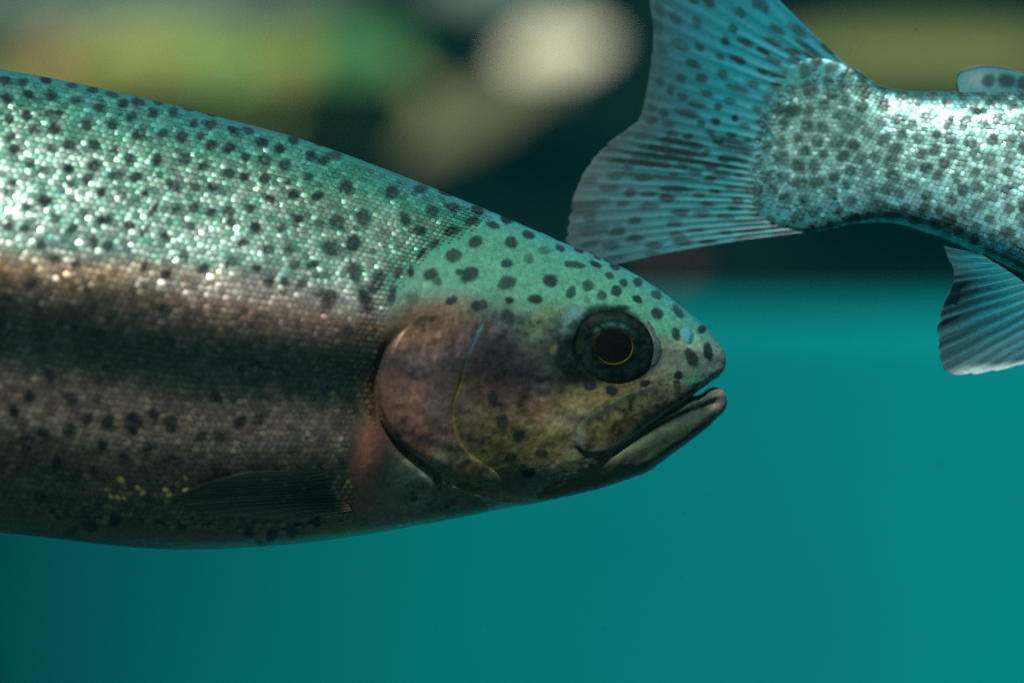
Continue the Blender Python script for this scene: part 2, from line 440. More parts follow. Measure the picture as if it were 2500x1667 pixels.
LOWER = [(150,185),(65,790),(125,940,38,42),(210,905),(330,880),(420,830),(520,845),(635,850,38,46),(735,810),(820,850,36,44),(340,730),(140,720),(490,960),
 (590,1020),(705,975),(835,1030,42,42),(965,910),(1055,910,42,42),(1150,840),(1240,835),(1030,720),(1090,640,38,46),(440,1080),(190,1205),(430,1330,36,32),(340,1370,30,16),
 (545,1310),(870,1330),(1190,1365),(1400,1365),(1300,1390),(1510,1310),(1250,1425,30,14),(1020,500),(1260,490),(1400,560),(1200,600),(960,590),(450,300),
 (240,620),(470,640),(700,640),(1500,470),(880,470),(620,420),(300,420),(120,480),(790,310),(1560,690),(90,1070),(270,1050)]
def big(l, k): return [(a, b, c * k, d * k, e, f) for a, b, c, d, e, f in l]
SPOTS = big(sp(HEAD, .5422, 900, 450, 30, 26), .97) + big(sp(UPPER, .3826, 0, 150, 41, 34), .98) + big(sp(FULL, 1.0629, 0, 0, 17, 17), 1.15) + big(sp(LOWER, .5102, 0, 600, 28, 34), 1.1)
pts = []
while len(pts) < 330:                          # beyond the frame the same pattern goes on
    x, y = random.uniform(-2050, -20), random.uniform(100, 1300)
    if all((x - a) ** 2 + (y - b) ** 2 > 46 ** 2 for a, b in pts): pts.append((x, y))
SPOTS = [(a, b, c * random.uniform(.85, 1.15), d * random.uniform(.82, 1.15), e, f * random.uniform(.82, 1)) for a, b, c, d, e, f in SPOTS]
SPOTS += [(x, y, random.uniform(12, 17), random.uniform(12, 17), random.uniform(-40, 40), 1.0) for x, y in pts]

# ---- near trout
A = Body(top=[(-2050, 520), (-1900, 500), (-1500, 430), (-1000, 260), (-600, 150), (-250, 140), (0, 170), (266, 221), (531, 285), (744, 343), (957, 420), (1169, 505), (1382, 595),
              (1541, 664), (1664, 748), (1712, 787), (1744, 819), (1763, 848), (1770, 862), (1772.5, 875)],
         bot=[(-2050, 740), (-1900, 790), (-1500, 920), (-1000, 1130), (-500, 1260), (0, 1299), (457, 1341), (680, 1330), (903, 1302), (1117, 1263), (1280, 1230), (1370, 1208), (1440, 1172), (1500, 1122),
              (1560, 1066), (1600, 1034), (1640, 1000), (1693, 961), (1728, 935), (1754, 918), (1766, 903), (1771, 890), (1772.5, 878)],
         W=[(-2050, 14), (-1900, 60), (-1500, 130), (-900, 240), (-400, 300), (0, 318), (500, 306), (900, 278), (1150, 252), (1350, 214), (1500, 176), (1600, 140), (1680, 108), (1730, 78), (1755, 54), (1767, 32), (1771, 16), (1772.5, 2)],
         yc=[(-2050, -300), (-1000, -230), (0, -120), (600, -50), (1200, 0), (1773, 20)], sect2=SECT_H)

OPERC = smooth_poly([(1130, 722), (1079, 735), (1019, 768), (981, 819), (949, 867), (930, 922), (927, 965), (938, 1014), (965, 1057), (1000, 1090), (1046, 1122), (1095, 1160), (1150, 1195),
         (1230, 1190), (1215, 1150), (1155, 1117), (1125, 1080), (1107, 1036), (1103, 992), (1122, 938), (1136, 884), (1150, 846), (1177, 797), (1190, 750)], 2)
PREOP = smooth_poly([(1177, 797), (1150, 846), (1136, 884), (1122, 938), (1103, 992), (1107, 1036), (1125, 1080), (1155, 1117), (1215, 1150), (1290, 1160)], 2, False)
MAXILLA = smooth_poly([(1712, 948), (1640, 932), (1588, 946), (1521, 972), (1457, 1007), (1425, 1032), (1405, 1062), (1402, 1086), (1420, 1104), (1455, 1106), (1490, 1100), (1537, 1071), (1585, 1037), (1633, 1001), (1690, 968)], 2)
MAX_TOP = [(1712, 948), (1640, 932), (1588, 946), (1521, 972), (1457, 1007), (1425, 1032)]
NAPE = [(1215, 505), (1175, 540), (1110, 585), (1060, 610), (1010, 650), (975, 690), (955, 760), (945, 830)]
EYE = (1497, 846)

def disp_A(p, q):
    d = np.zeros(p.shape)
    # cheek is a little fuller in front of the preopercular edge, the gill slit is a groove behind the gill cover
    sd = poly_sd(p, q, OPERC)
    d -= 28 * np.exp(-((sd + 15) / 15) ** 2) * (p < 1080) * sstep(1240, 1120, q) * sstep(790, 900, q)
    # eye socket with a raised brow
    r = np.hypot((p - EYE[0]) / 1.04, q - EYE[1])
    d -= 24 * (1 - sstep(76, 98, r))
    d += 3 * np.exp(-((r - 112) / 12) ** 2) * sstep(900, 780, q)
    # hollow behind and below the eye
    d -= 7 * np.exp(-(np.hypot((p - 1370) / 60, (q - 860) / 50)) ** 2)
    d += 20 * np.exp(-(np.hypot((p - 900) / 34, (q - 1115) / 80)) ** 2)  # bulge that lifts the painted pink reflection into the sun
    # bone ridges round the eye and nostril pit
    d -= 9 * np.exp(-(np.hypot((p - 1686) / 13, (q - 826) / 17)) ** 2)
    d -= 6 * np.exp(-(np.hypot((p - 1662) / 10, (q - 812) / 13)) ** 2)
    # groove over the maxilla
    d -= 1.5 * np.exp(-(line_d(p, q, [(1640, 930), (1588, 942), (1521, 968), (1457, 1003), (1422, 1028), (1398, 1062)]) / 7) ** 2)
    # branchiostegal folds under the gill cover
    for k in range(5):
        d += 3.5 * np.exp(-(line_d(p, q, [(1080 + 26 * k, 1178 + 9 * k), (1180 + 20 * k, 1206 + 5 * k), (1330 + 10 * k, 1196 + 8 * k)]) / 4.5) ** 2)
    d += (fbm(p, q, 26, 60) - .5) * 3.0 * sstep(900, 1200, p) + (fbm(p, q, 9, 63) - .5) * 1.0 * sstep(900, 1200, p)
    return d

GREEN = (0.10, 0.33, 0.235)
def color_A(p, q, jaw=False):
    a, b = A.top(np.clip(p, -2050, 1772)), A.bot(np.clip(p, -2050, 1300)); 
    t = np.clip((q - a) / (b - a), 0, 1)
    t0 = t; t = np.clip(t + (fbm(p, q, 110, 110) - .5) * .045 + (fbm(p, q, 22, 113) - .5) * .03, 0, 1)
    # flank: green back with blue rim reflection painted on, coppery line, dark reflection painted as a band, rose band, silvery olive below
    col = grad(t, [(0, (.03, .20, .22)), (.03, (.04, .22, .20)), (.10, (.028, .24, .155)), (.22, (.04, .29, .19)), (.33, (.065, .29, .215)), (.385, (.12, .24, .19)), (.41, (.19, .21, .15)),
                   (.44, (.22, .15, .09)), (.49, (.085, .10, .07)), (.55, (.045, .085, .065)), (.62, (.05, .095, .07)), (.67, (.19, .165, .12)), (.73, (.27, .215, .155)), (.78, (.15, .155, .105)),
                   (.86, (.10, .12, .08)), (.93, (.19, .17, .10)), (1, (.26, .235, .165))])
    head = sstep(-20, 30, -poly_sd(p, q, [(-2100, 0), (1260, 0)] + NAPE + [(945, 830), (930, 950), (960, 1060), (1050, 1130), (1000, 1400), (-2100, 1500)]))[:, None]
    hcol = grad(np.clip((q - a) / 560, 0, 1), [(0, (.03, .24, .26)), (.03, (.05, .27, .25)), (.09, (.065, .28, .20)), (.30, (.085, .31, .21)), (.45, (.11, .31, .23)), (.6, (.10, .14, .10)), (1, (.12, .14, .09))])  # crown rim is painted reflection; lower stops darkened for the head's shade
    col = col * (1 - head) + hcol * head
    blobs = [
        (150, 655, 330, 26, 3, (.48, .27, .10), .8, .8),  # copper glint painted along the flank
        (640, 745, 250, 60, 3, (.36, .24, .21), .7, .8),           # hazy pink glass reflection painted over the lateral stripe
        (1060, 940, 150, 190, 8, (.20, .135, .122), .95, .25),
        (1050, 800, 110, 65, -25, (.15, .10, .06), .85, .5),
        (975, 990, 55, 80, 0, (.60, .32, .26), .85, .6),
        (1050, 900, 70, 40, 20, (.20, .17, .18), .6, .6),
        (1200, 890, 110, 140, 0, (.035, .032, .038), .93, .5),  # cheek painted dark for its shade and dark reflection
        (1240, 1040, 150, 80, 20, (.22, .175, .115), .85, .45),
        (1310, 1010, 120, 70, 20, (.27, .17, .12), .6, .6),
        (1300, 1080, 130, 60, 10, (.23, .22, .08), .8, .6),
        (1160, 1140, 100, 45, 20, (.22, .24, .09), .8, .6),
        (1330, 880, 130, 85, 10, (.030, .032, .036), .9, .5),  # deep shade behind the eye, painted in
        (1345, 800, 70, 60, 0, (.09, .13, .07), .8, .6),
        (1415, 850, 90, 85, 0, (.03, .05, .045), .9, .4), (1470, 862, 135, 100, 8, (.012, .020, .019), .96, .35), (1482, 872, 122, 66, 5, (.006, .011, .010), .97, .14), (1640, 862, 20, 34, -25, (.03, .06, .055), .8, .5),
        (1398, 782, 24, 36, 25, (.10, .30, .30), .7, .6),
        (1355, 852, 9, 13, 20, (.26, .30, .13), .6, .6),
        (1500, 955, 160, 34, -14, (.22, .20, .08), .85, .5),
        (1640, 880, 80, 45, -25, (.20, .26, .20), .7, .6),
        (1745, 885, 40, 45, 0, (.22, .24, .26), .7, .7),
        (1300, 1190, 260, 40, -10, (.15, .19, .14), .9, .5),
        (990, 1200, 110, 70, -30, (.30, .34, .26), .8, .6),          # pale throat
        (898, 1120, 34, 105, 6, (.60, .25, .20), .85, .5),           # pink glass reflection painted on the fin root
        (870, 1240, 60, 60, 0, (.34, .26, .20), .6, .7),
        (905, 985, 24, 60, -8, (.40, .24, .12), .6, .6),
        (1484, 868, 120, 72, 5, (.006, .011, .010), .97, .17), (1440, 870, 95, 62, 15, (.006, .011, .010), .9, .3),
    ]
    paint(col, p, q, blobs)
    br = np.exp(-(line_d(p, q, [(1405, 800), (1425, 775), (1450, 757), (1475, 750), (1510, 755), (1550, 775), (1575, 800), (1590, 830)]) / 8) ** 2)[:, None] * .85
    col[:] = col * (1 - br) + np.array((.012, .025, .025)) * br
    # fine coppery and violet flecks on the cheeks
    fl = fbm(p * .6, q * 1.4, 22, 90)[:, None]; ck = (sstep(930, 990, p) * sstep(1640, 1450, p) * sstep(720, 800, q))[:, None]
    fl2 = fbm(p, q * .8, 9, 93)[:, None]; fl3 = fbm(p * .9, q, 60, 95)[:, None]
    col *= np.clip(1 + ck * ((fl - .5) * 1.2 + (fl2 - .5) * 1.1 + (fl3 - .5) * 1.2), .15, 3)
    tint = fbm(p, q, 34, 97)[:, None] - .5; col *= 1 + ck * tint * np.array((.35, .0, -.35))
    d = line_d(p, q, PREOP)
    e = (np.exp(-(d / 4.0) ** 2) * np.clip(fbm(p, q, 40, 5) * 2.2 - .5, 0, 1) * sstep(860, 960, q) * sstep(1160, 1100, q))[:, None]
    col[:] = col * (1 - e) + np.array((.45, .30, .05)) * e
    e = (np.exp(-(d / 4) ** 2) * sstep(900, 850, q))[:, None] * .45
    col[:] = col * (1 - e) + np.array((.10, .36, .42)) * e
    e = (np.exp(-(line_d(p, q, [(980, 1072), (1010, 1092), (1060, 1122)]) / 4.5) ** 2))[:, None] * .85
    col[:] = col * (1 - e) + np.array((.62, .36, .06)) * e
    for k in range(4):
        e = (np.exp(-(line_d(p, q, [(1100 + 40 * k, 1195 + 9 * k), (1230 + 30 * k, 1204 + 5 * k)]) / 3) ** 2))[:, None] * .6
        col[:] = col * (1 - e) + np.array((.40, .36, .16)) * e
    m = apply_spots(p, q, SPOTS)[:, None]
    col[:] = col * (1 - m * .97) + np.array((.014, .022, .028)) * m * .97
    return np.clip(col, .004, .9), m[:, 0], t

def metal_A(p, q, t, spot):
    """guanine sheen of the flanks and gill covers"""
    m = .25 + .5 * sstep(.05, .35, t) 
    headm = sstep(960, 1080, p)
    m = m * (1 - headm) + headm * (.05 + .35 * sstep(720, 860, q) * sstep(1380, 1200, p))
    return m * (1 - .8 * spot)

trout = bpy.data.objects.new('trout', None); C.objects.link(trout)
tag(trout, 'large spotted trout in front, its whole head in view, facing right', 'fish', 'trout in the pool')

us = np.concatenate([np.linspace(-2050, -60, 140, endpoint=False), np.linspace(-60, 880, 230, endpoint=False), np.linspace(880, 1700, 380, endpoint=False),
                     np.linspace(1700, 1750, 34, endpoint=False), 1772.5 - 22.5 * np.linspace(1, 0, 40) ** 2])
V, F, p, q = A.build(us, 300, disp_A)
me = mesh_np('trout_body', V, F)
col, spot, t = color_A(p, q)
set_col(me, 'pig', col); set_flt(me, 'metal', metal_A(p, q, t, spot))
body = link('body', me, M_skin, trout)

# ---- plates that lie on the head
def fade(p, q): return sstep(790, 920, q) * .95 + .05
def plate(bodyobj, name, poly, h, edge, u0, u1, f0, f1, n, colorf, mat, parent, side=-1, tiltf=None, metal=None, hf=None, outs=1.0):
    Uq, Pq = np.meshgrid(np.linspace(u0, u1, n), np.linspace(f0, f1, n), indexing='ij')
    Pn, Tu, Tp, Nn = bodyobj.frame(Uq, Pq, -1)
    p, q = to_px(Pn)
    sd = poly_sd(p, q, poly)
    off = np.where(sd > 0, h * np.sqrt(np.clip(1 - (1 - np.clip(sd / edge, 0, 1)) ** 2, 0, 1)), np.maximum(sd, -8) * (.25 + 1.25 * fade(p, q)) * outs)
    if hf is not None: off = np.where(sd > 0, off * hf(p, q), off)
    if tiltf is not None: off = np.where(sd > 0, off * fade(p, q) + tiltf(p, q) * np.clip(sd / 20, 0, 1), off)
    Pn = Pn + Nn * (off * K)[..., None]
    if side > 0:
        Pn[..., 1] = 2 * (bodyobj.y0 + bodyobj.yc(Uq) * K) - Pn[..., 1]
    F = grid_faces(n, n)
    keep = (sd.ravel()[F] > -9).any(1); F = F[keep]
    idx = np.unique(F); mp = np.full(n * n, -1); mp[idx] = np.arange(len(idx))
    me = mesh_np(name, Pn.reshape(-1, 3)[idx], mp[F])
    pi, qi = p.ravel()[idx], q.ravel()[idx]
    c, s, t = colorf(pi, qi)
    set_col(me, 'pig', c)
    set_flt(me, 'metal', metal(pi, qi, t, s) if metal else np.zeros(len(idx)))
    return link(name, me, mat, parent)

def operc_relief(p, q):
    return (fbm(p * 1.0, q * .5, 30, 71) - .5) * 4 + 1.2 * np.sin((q - 0.35 * p) / 9) * np.exp(-((q - 1090) / 60) ** 2)
def color_max(p, q):
    c, s, t = color_A(p, q)
    base = grad(np.clip((p - 1400) / 300, 0, 1), [(0, (.15, .19, .15)), (.15, (.17, .16, .065)), (.6, (.10, .12, .06)), (1, (.15, .20, .16))])
    n = fbm(p, q * .8, 24, 33)[:, None]; base = base * np.clip(.15 + .9 * n + (fbm(p, q, 9, 37)[:, None] - .5) * 1.2, .1, 2) * .95
    e = np.exp(-(line_d(p, q, [(1440, 1102), (1490, 1093), (1537, 1064), (1585, 1030), (1633, 994), (1700, 960)]) / 6) ** 2)[:, None]
    base = base * (1 - e) + np.array((.20, .26, .23)) * e
    e = np.exp(-(line_d(p, q, [(1588, 950), (1521, 978), (1457, 1013), (1428, 1036)]) / 8) ** 2)[:, None] * .6
    base = base * (1 - e) + np.array((.025, .05, .055)) * e
    e = np.exp(-(line_d(p, q, [(1428, 1045), (1412, 1070), (1408, 1088)]) / 8) ** 2)[:, None] * .4
    base = base * (1 - e) + np.array((.13, .17, .15)) * e
    return base, s * .3, t

for side in (-1, 1):
    plate(A, 'gill_cover', OPERC, 6, 24, 900, 1280, -75, 50, 230, color_A, M_skin, trout, side, operc_relief, metal_A)
    plate(A, 'upper_jaw', MAXILLA, 5, 10, 1360, 1770, -89.5, 40, 190, color_max, M_skin, trout, side, hf=lambda p, q: np.clip(line_d(p, q, MAX_TOP) / 42, 0, 1), outs=.25)

# ---- lower jaw
J = Body(top=[(1240, 1150), (1400, 1050), (1500, 1010), (1600, 978), (1650, 968), (1700, 966), (1715, 960), (1730, 949), (1745, 945), (1760, 949), (1770, 960), (1774, 972), (1775.5, 980)],
         bot=[(1240, 1215), (1300, 1222), (1442, 1197), (1500, 1180), (1551, 1162), (1585, 1147), (1633, 1112), (1680, 1077), (1728, 1039), (1755, 1016), (1768, 1002), (1774, 990), (1775.5, 983)],
         W=[(1240, 30), (1320, 112), (1420, 146), (1500, 143), (1560, 128), (1600, 114), (1640, 99), (1700, 76), (1740, 56), (1762, 36), (1772, 18), (1775.5, 2)],
         yc=[(1200, 0), (1773, 20)], sect=SECT_J)
def disp_J(p, q):
    d = -9 * np.exp(-(line_d(p, q, [(1745, 985), (1690, 1005), (1569, 1066), (1500, 1100)]) / 12) ** 2)
    d += 5 * np.exp(-(line_d(p, q, [(1560, 1140), (1640, 1085), (1720, 1030)]) / 14) ** 2)
    return d + (fbm(p, q, 14, 80) - .5) * 2
def color_J(p, q):
    t = np.clip((q - J.top(p)) / (J.bot(p) - J.top(p)), 0, 1)
    c = grad(t, [(0, (.22, .26, .21)), (.25, (.17, .20, .15)), (.45, (.15, .18, .13)), (.7, (.17, .21, .16)), (.9, (.25, .30, .24)), (1, (.25, .28, .23))])
    c = c * np.array((.27, .38, .33)) * (.5 + 1.0 * fbm(p * .7 + q * .7, q - p, 26, 91))[:, None]
    paint(c, p, q, [(1690, 1005, 75, 18, -27, (.03, .05, .045), .9, .5), (1590, 1055, 80, 14, -30, (.05, .07, .05), .8, .6), (1765, 980, 26, 34, 0, (.26, .25, .25), .8, .6), (1400, 1160, 120, 40, -10, (.13, .16, .10), .6, .7)])
    bk = sstep(1620, 1450, p)[:, None]; c = c * (1 - bk) + np.array((.12, .14, .085)) * bk
    m = apply_spots(p, q, SPOTS)[:, None]
    c = c * (1 - m * .9) + np.array((.02, .03, .03)) * m * .9
    return c, m[:, 0], t
ju = np.concatenate([np.linspace(1240, 1740, 150, endpoint=False), 1775.5 - 35.5 * np.linspace(1, 0, 40) ** 2])
V, F, p, q = J.build(ju, 90, disp_J)
me = mesh_np('lower_jaw', V, F); c, s, t = color_J(p, q); set_col(me, 'pig', c); set_flt(me, 'metal', np.zeros(len(p)))
link('lower_jaw', me, M_skin, trout)

# ---- eyes
def basis(N):
    N = Vector(N).normalized(); z = Vector((0, 0, 1)); x = z.cross(N).normalized(); y = N.cross(x)
    return np.array(x), np.array(y), np.array(N)
def dome(r0, r1, prof, n1, n2, c, ax):
    """rings between radii r0, r1 (px) with height prof(r) along the axis"""
    x, y, n = ax
    r = np.linspace(r0, r1, n1)[:, None]; a = np.linspace(0, 2 * math.pi, n2, endpoint=False)[None, :]
    h = prof(r)
    V = c + (np.cos(a) * r * (1.05 + .05 * np.cos(a)))[..., None] * K * x + (np.sin(a) * r * .97)[..., None] * K * y + (h + 0 * a)[..., None] * K * n
    return V.reshape(-1, 3), grid_faces(n1, n2, True), (r + 0 * a).ravel(), (a + 0 * r).ravel()
def make_eye(bd, px, rad, pup, parent, u0, u1):
    (S, N), = bd.lookup([px[0]], [px[1]], u0, u1)
    yc = bd.y0 + float(bd.yc(px[0])) * K
    for side in (-1, 1):
        Ss, Nn = S.copy(), N.copy() * np.array((.55, 1, .35)); 
        if side > 0: Ss[1] = 2 * yc - Ss[1]; Nn[1] = -Nn[1]
        ax = basis(Nn); c = Ss - ax[2] * 30 * K
        prof = lambda r: 30 * np.sqrt(np.clip(1 - (r / (rad * 1.12)) ** 2, 0, 1)) - 4 * (r < pup)
        V, F, rr, aa = dome(.5, rad, prof, 46, 96, c, ax)
        me = mesh_np('eye', V, F)
        up = np.sin(aa); q1 = rr / rad
        base = np.array((.003, .006, .005)) * np.ones((len(rr), 3))
        nz = fbm(np.cos(aa) * 90 + 300 + rr * .3, np.sin(aa) * 90 + 300 + rr * .1, 16, 55)
        nz2 = fbm(np.cos(aa) * rr + 700, np.sin(aa) * rr + 300, 10, 59)
        def arc(c0, w, lo, hi, colr, st, nn):
            m = st * np.exp(-((q1 - c0) / w) ** 2) * sstep(lo, hi, up) * np.clip(nn * 2.2 - .45, 0, 1.2)
            return np.clip(m, 0, 1)[:, None], np.array(colr)
        for m, c1 in (arc(.62, .06, .35, .85, (.03, .12, .115), 1, nz), arc(.80, .06, .6, .95, (.02, .055, .045), 1, nz), arc(.52, .05, -.6, .6, (.02, .024, .008), .7, nz2),
                      arc(.85, .10, -1.6, -1.0, (.012, .02, .01), .8, nz2), arc(.75, .16, -2, -1.5, (.008, .018, .016), .8, nz2)):
            base = base * (1 - m) + c1 * m
        base *= (.5 + nz2)[:, None]
        set_col(me, 'pig', base); set_flt(me, 'metal', np.zeros(len(rr)))
        e = link('eye', me, M_dark, parent)
        V, F, rr, aa = dome(.5, pup, lambda r: 28.5 + 2 * np.sqrt(np.clip(1 - (r / (pup * 1.02)) ** 2, 0, 1)), 14, 64, c, ax)
        me = mesh_np('pupil', V, F); set_col(me, 'pig', np.full((len(rr), 3), .004)); set_flt(me, 'metal', np.zeros(len(rr)))
        link('pupil', me, M_dark, e)
        # thin gilt ring round the pupil
        n1, n2 = 96, 8
        a = np.linspace(0, 2 * math.pi, n1, endpoint=False)[:, None]; b = np.linspace(0, 2 * math.pi, n2, endpoint=False)[None, :]
        w = .6 + .8 * np.clip(np.cos(a + 1.0), 0, 1)
        rr = pup * 1.03 + w * np.cos(b); hh = float(prof(np.array(pup * 1.06))) + .6 + w * np.sin(b)
        V = c + (np.cos(a) * rr * (1.05 + .05 * np.cos(a)))[..., None] * K * ax[0] + (np.sin(a) * rr * .97)[..., None] * K * ax[1] + (hh + 0 * a)[..., None] * K * ax[2]
        i, j = np.meshgrid(np.arange(n1), np.arange(n2), indexing='ij'); i, j = i.ravel(), j.ravel()
        F = np.stack([i * n2 + j, ((i + 1) % n1) * n2 + j, ((i + 1) % n1) * n2 + (j + 1) % n2, i * n2 + (j + 1) % n2], 1)
        me = mesh_np('iris_ring', V.reshape(-1, 3), F)
        cc = np.array((.17, .17, .03)) * (.03 + .97 * np.clip(np.cos(a + 1.1 + 0 * b), 0, 1).ravel()[:, None] ** .7 + .12 * hash_noise(np.cos(a + 0 * b) * 40 + 99, np.sin(a + 0 * b) * 40 + 99, 9, 5).ravel()[:, None])
        set_col(me, 'pig', cc); set_flt(me, 'metal', np.zeros(len(cc)))
        link('iris_ring', me, M_dark, e)
make_eye(A, EYE, 92, 42, trout, 1300, 1700)

# clear eyelid fold in front of the eye, and the nostril flap
LID = smooth_poly([(1575, 775), (1600, 800), (1619, 838), (1619, 862), (1605, 890), (1588, 898), (1592, 865), (1592, 830), (1585, 802)], 2)
def color_lid(p, q):
    return np.array((.05, .085, .09)) * (.6 + .8 * fbm(p, q, 12, 8)[:, None]), np.zeros(len(p)), np.zeros(len(p))
NOS = smooth_poly([(1673, 803), (1679, 797), (1686, 806), (1688, 820), (1684, 831), (1677, 826), (1672, 814)], 3)
def color_nos(p, q):
    return np.array((.06, .26, .31)) * np.ones((len(p), 3)), np.zeros(len(p)), np.zeros(len(p))  # cyan glint of the flap put into its colour
for side in (-1, 1):
    plate(A, 'eyelid', LID, 2.5, 14, 1540, 1660, -40, 60, 110, color_lid, M_skin, trout, side)
    plate(A, 'nostril_flap', NOS, 4, 8, 1655, 1705, -10, 50, 110, color_nos, M_dark, trout, side)

# ------------------------------------------------------------------ scales
def scale_template():
    n = 6; V = [(0, 0, 1.0)]
    for r, z in ((.55, .72), (1.0, .0)):
        for k in range(n):
            a = 2 * math.pi * (k + (.5 if r < .9 else 0)) / n
            V.append((r * math.cos(a), r * math.sin(a), z))
    F = []
    for k in range(n):
        F.append((0, 1 + k, 1 + (k + 1) % n))
        a, b = 1 + k, 1 + (k + 1) % n; c, d = 1 + n + (k + 1) % n, 1 + n + k
        F += [(a, c, b), (a, d, c)]
    return np.array(V), np.array(F)
ST_V, ST_F = scale_template()

def lay_scales(bd, rows, u0, u1, inside, colorf, metalf, parent, mat, nbig, dirx=-1, dome_h=.10, jit=.062, disp=None, tilt=.03, flecks=False, silver=.75):
    """rows of overlapping scales on both sides; dirx = direction of the tail along x"""
    ph_t = np.linspace(-90, 90, 400)
    # arc fraction -> phi, and the row pitch along the body
    U_s = np.linspace(u0, u1, 120); inv = []
    arcs = []
    for u in U_s:
        P = bd.base(np.full(400, u), ph_t, -1)
        L = np.concatenate([[0], np.cumsum(np.linalg.norm(np.diff(P, axis=0), axis=1))]); arcs.append(L[-1]); inv.append(L / L[-1])
    arcs = np.array(arcs); inv = np.array(inv)
    pitch = arcs / rows / K                                     # px
    # walk columns so that their spacing follows the pitch
    cols = [u0]
    while cols[-1] < u1: cols.append(cols[-1] + np.interp(cols[-1], U_s, pitch) * 1.02)
    cols = np.array(cols)
    frac_tab = np.stack([np.interp(np.linspace(0, 1, 201), r, ph_t) for r in inv])     # (120,201)
    allu, allf = [], []
    for j in range(rows):
        c = np.arange(len(cols) - 1) + .5 * (j % 2)
        allu.append(np.interp(c, np.arange(len(cols)), cols)); allf.append(np.full(len(c), (j + .5) / rows))
    u = np.concatenate(allu); f = np.concatenate(allf)
    n = len(u)
    u = u + rng.normal(0, .03, n) * np.interp(u, U_s, pitch); f = np.clip(f + rng.normal(0, .03, n) / rows, .006, .994)
    iu = np.interp(u, U_s, np.arange(120)); i0 = np.clip(iu.astype(int), 0, 118); w = iu - i0
    jf = f * 200; j0 = np.clip(jf.astype(int), 0, 199); wj = jf - j0
    tab = lambda a, b: frac_tab[a, b]
    phi = ((1 - w) * ((1 - wj) * tab(i0, j0) + wj * tab(i0, j0 + 1)) + w * ((1 - wj) * tab(i0 + 1, j0) + wj * tab(i0 + 1, j0 + 1)))
    P, Tu, Tp, N = bd.frame(u, phi, -1)
    p, q = to_px(P)
    keep, size = inside(p, q)
    P, Tu, Tp, N, u, p, q = [a[keep] for a in (P, Tu, Tp, N, u, p, q)]; size = size[keep]
    if disp is not None: P = P + N * (disp(p, q) * K)[:, None]
    n = len(u)
    pt = np.interp(u, U_s, pitch) * size
    a = Tu * dirx                                                 # towards the tail
    b = np.cross(N, a)
    rl, rb = .82 * pt * K, .74 * pt * K
    j1, j2 = rng.normal(0, jit, n), rng.normal(0, jit, n)
    # slow undulation of the skin turns whole patches of scales together
    j1 += (fbm(p, q, 60, 21) - .5) * .16; j2 += (fbm(p, q, 60, 25) - .5) * .16
    T = ST_V
    la = T[None, :, 0] * (1 + .12 * (T[None, :, 0] > 0)); lb = T[None, :, 1]
    hz = dome_h * (1 - .95 * T[None, :, 0] ** 2 - .6 * T[None, :, 1] ** 2) * pt[:, None] * K * .6 + (tilt + j1)[:, None] * la * rl[:, None] + j2[:, None] * lb * rb[:, None]
    V = P[:, None] + a[:, None] * (la * rl[:, None])[..., None] + b[:, None] * (lb * rb[:, None])[..., None] + N[:, None] * (hz + 1.6 * K)[..., None]
    nv = len(T)
    vp, vq = to_px(V)
    col, spot, t = colorf(vp.ravel(), vq.ravel())
    met = metalf(vp.ravel(), vq.ravel(), t, spot)
    var = np.repeat(np.exp(rng.normal(0, .22, n)), nv)[:, None]
    heart = np.tile(np.array([1.0] + [.75] * 6 + [0.0] * 6), n) * np.repeat(np.clip(rng.normal(.7, .28, n), 0, 1), nv) * sstep(.05, .17, t) * (.22 + .78 * sstep(.46, .37, t) if flecks else 1)  # scale centres lightened along the bright band, sheen put into the colour
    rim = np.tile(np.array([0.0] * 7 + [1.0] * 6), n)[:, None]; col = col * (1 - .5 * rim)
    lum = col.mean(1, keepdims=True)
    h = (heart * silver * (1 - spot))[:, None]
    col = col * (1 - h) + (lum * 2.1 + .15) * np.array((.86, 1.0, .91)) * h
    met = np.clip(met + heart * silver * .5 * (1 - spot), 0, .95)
    col = col * var
    if flecks:  # golden belly glints painted onto random scale centres
        tt = t.reshape(n, nv).mean(1); fk = (tt > .84) & (tt < .95) & (rng.random(n) < .16 * fbm(p, q, 60, 140) * 2) & (p > 250) & (p < 880)
        fk = np.repeat(fk, nv) & (np.tile(np.arange(nv), n) < 7); col[fk] = np.array((.36, .37, .16)); met[fk] = .1
    hue = np.repeat(rng.normal(0, .03, (n, 3)), nv, 0); col = np.clip(col * (1 + hue), .003, .95)
    # far side: mirror
    yc = bd.y0 + bd.yc(u) * K
    Vm = V.copy(); Vm[..., 1] = 2 * yc[:, None] - Vm[..., 1]
    face = -N[:, 1] * pt * ((p > 0) & (p < 2500) & (q > 0) & (q < 1667)) 
    big = np.argsort(-face)[:nbig]
    rest = np.ones(n, bool); rest[big] = False
    Vall = np.concatenate([V[rest], Vm]).reshape(-1, 3)
    k = np.arange(len(Vall) // nv)
    Fn = (ST_F[None] + (k * nv)[:, None, None]).reshape(-1, 3)
    Fn[rest.sum() * len(ST_F):] = Fn[rest.sum() * len(ST_F):, ::-1]
    c3 = col.reshape(n, nv, 3); m3 = met.reshape(n, nv)
    me = mesh_np('scales', Vall, Fn)
    set_col(me, 'pig', np.concatenate([c3[rest], c3]).reshape(-1, 3)); set_flt(me, 'metal', np.concatenate([m3[rest], m3]).ravel())
    tag(link('scales', me, mat, parent), kind='stuff')
    for i in big:
        o3 = V[i].mean(0)
        me = mesh_np('scale', V[i] - o3, ST_F); set_col(me, 'pig', c3[i]); set_flt(me, 'metal', m3[i])
        o = link('scale', me, mat, parent); o.location = o3
    return n

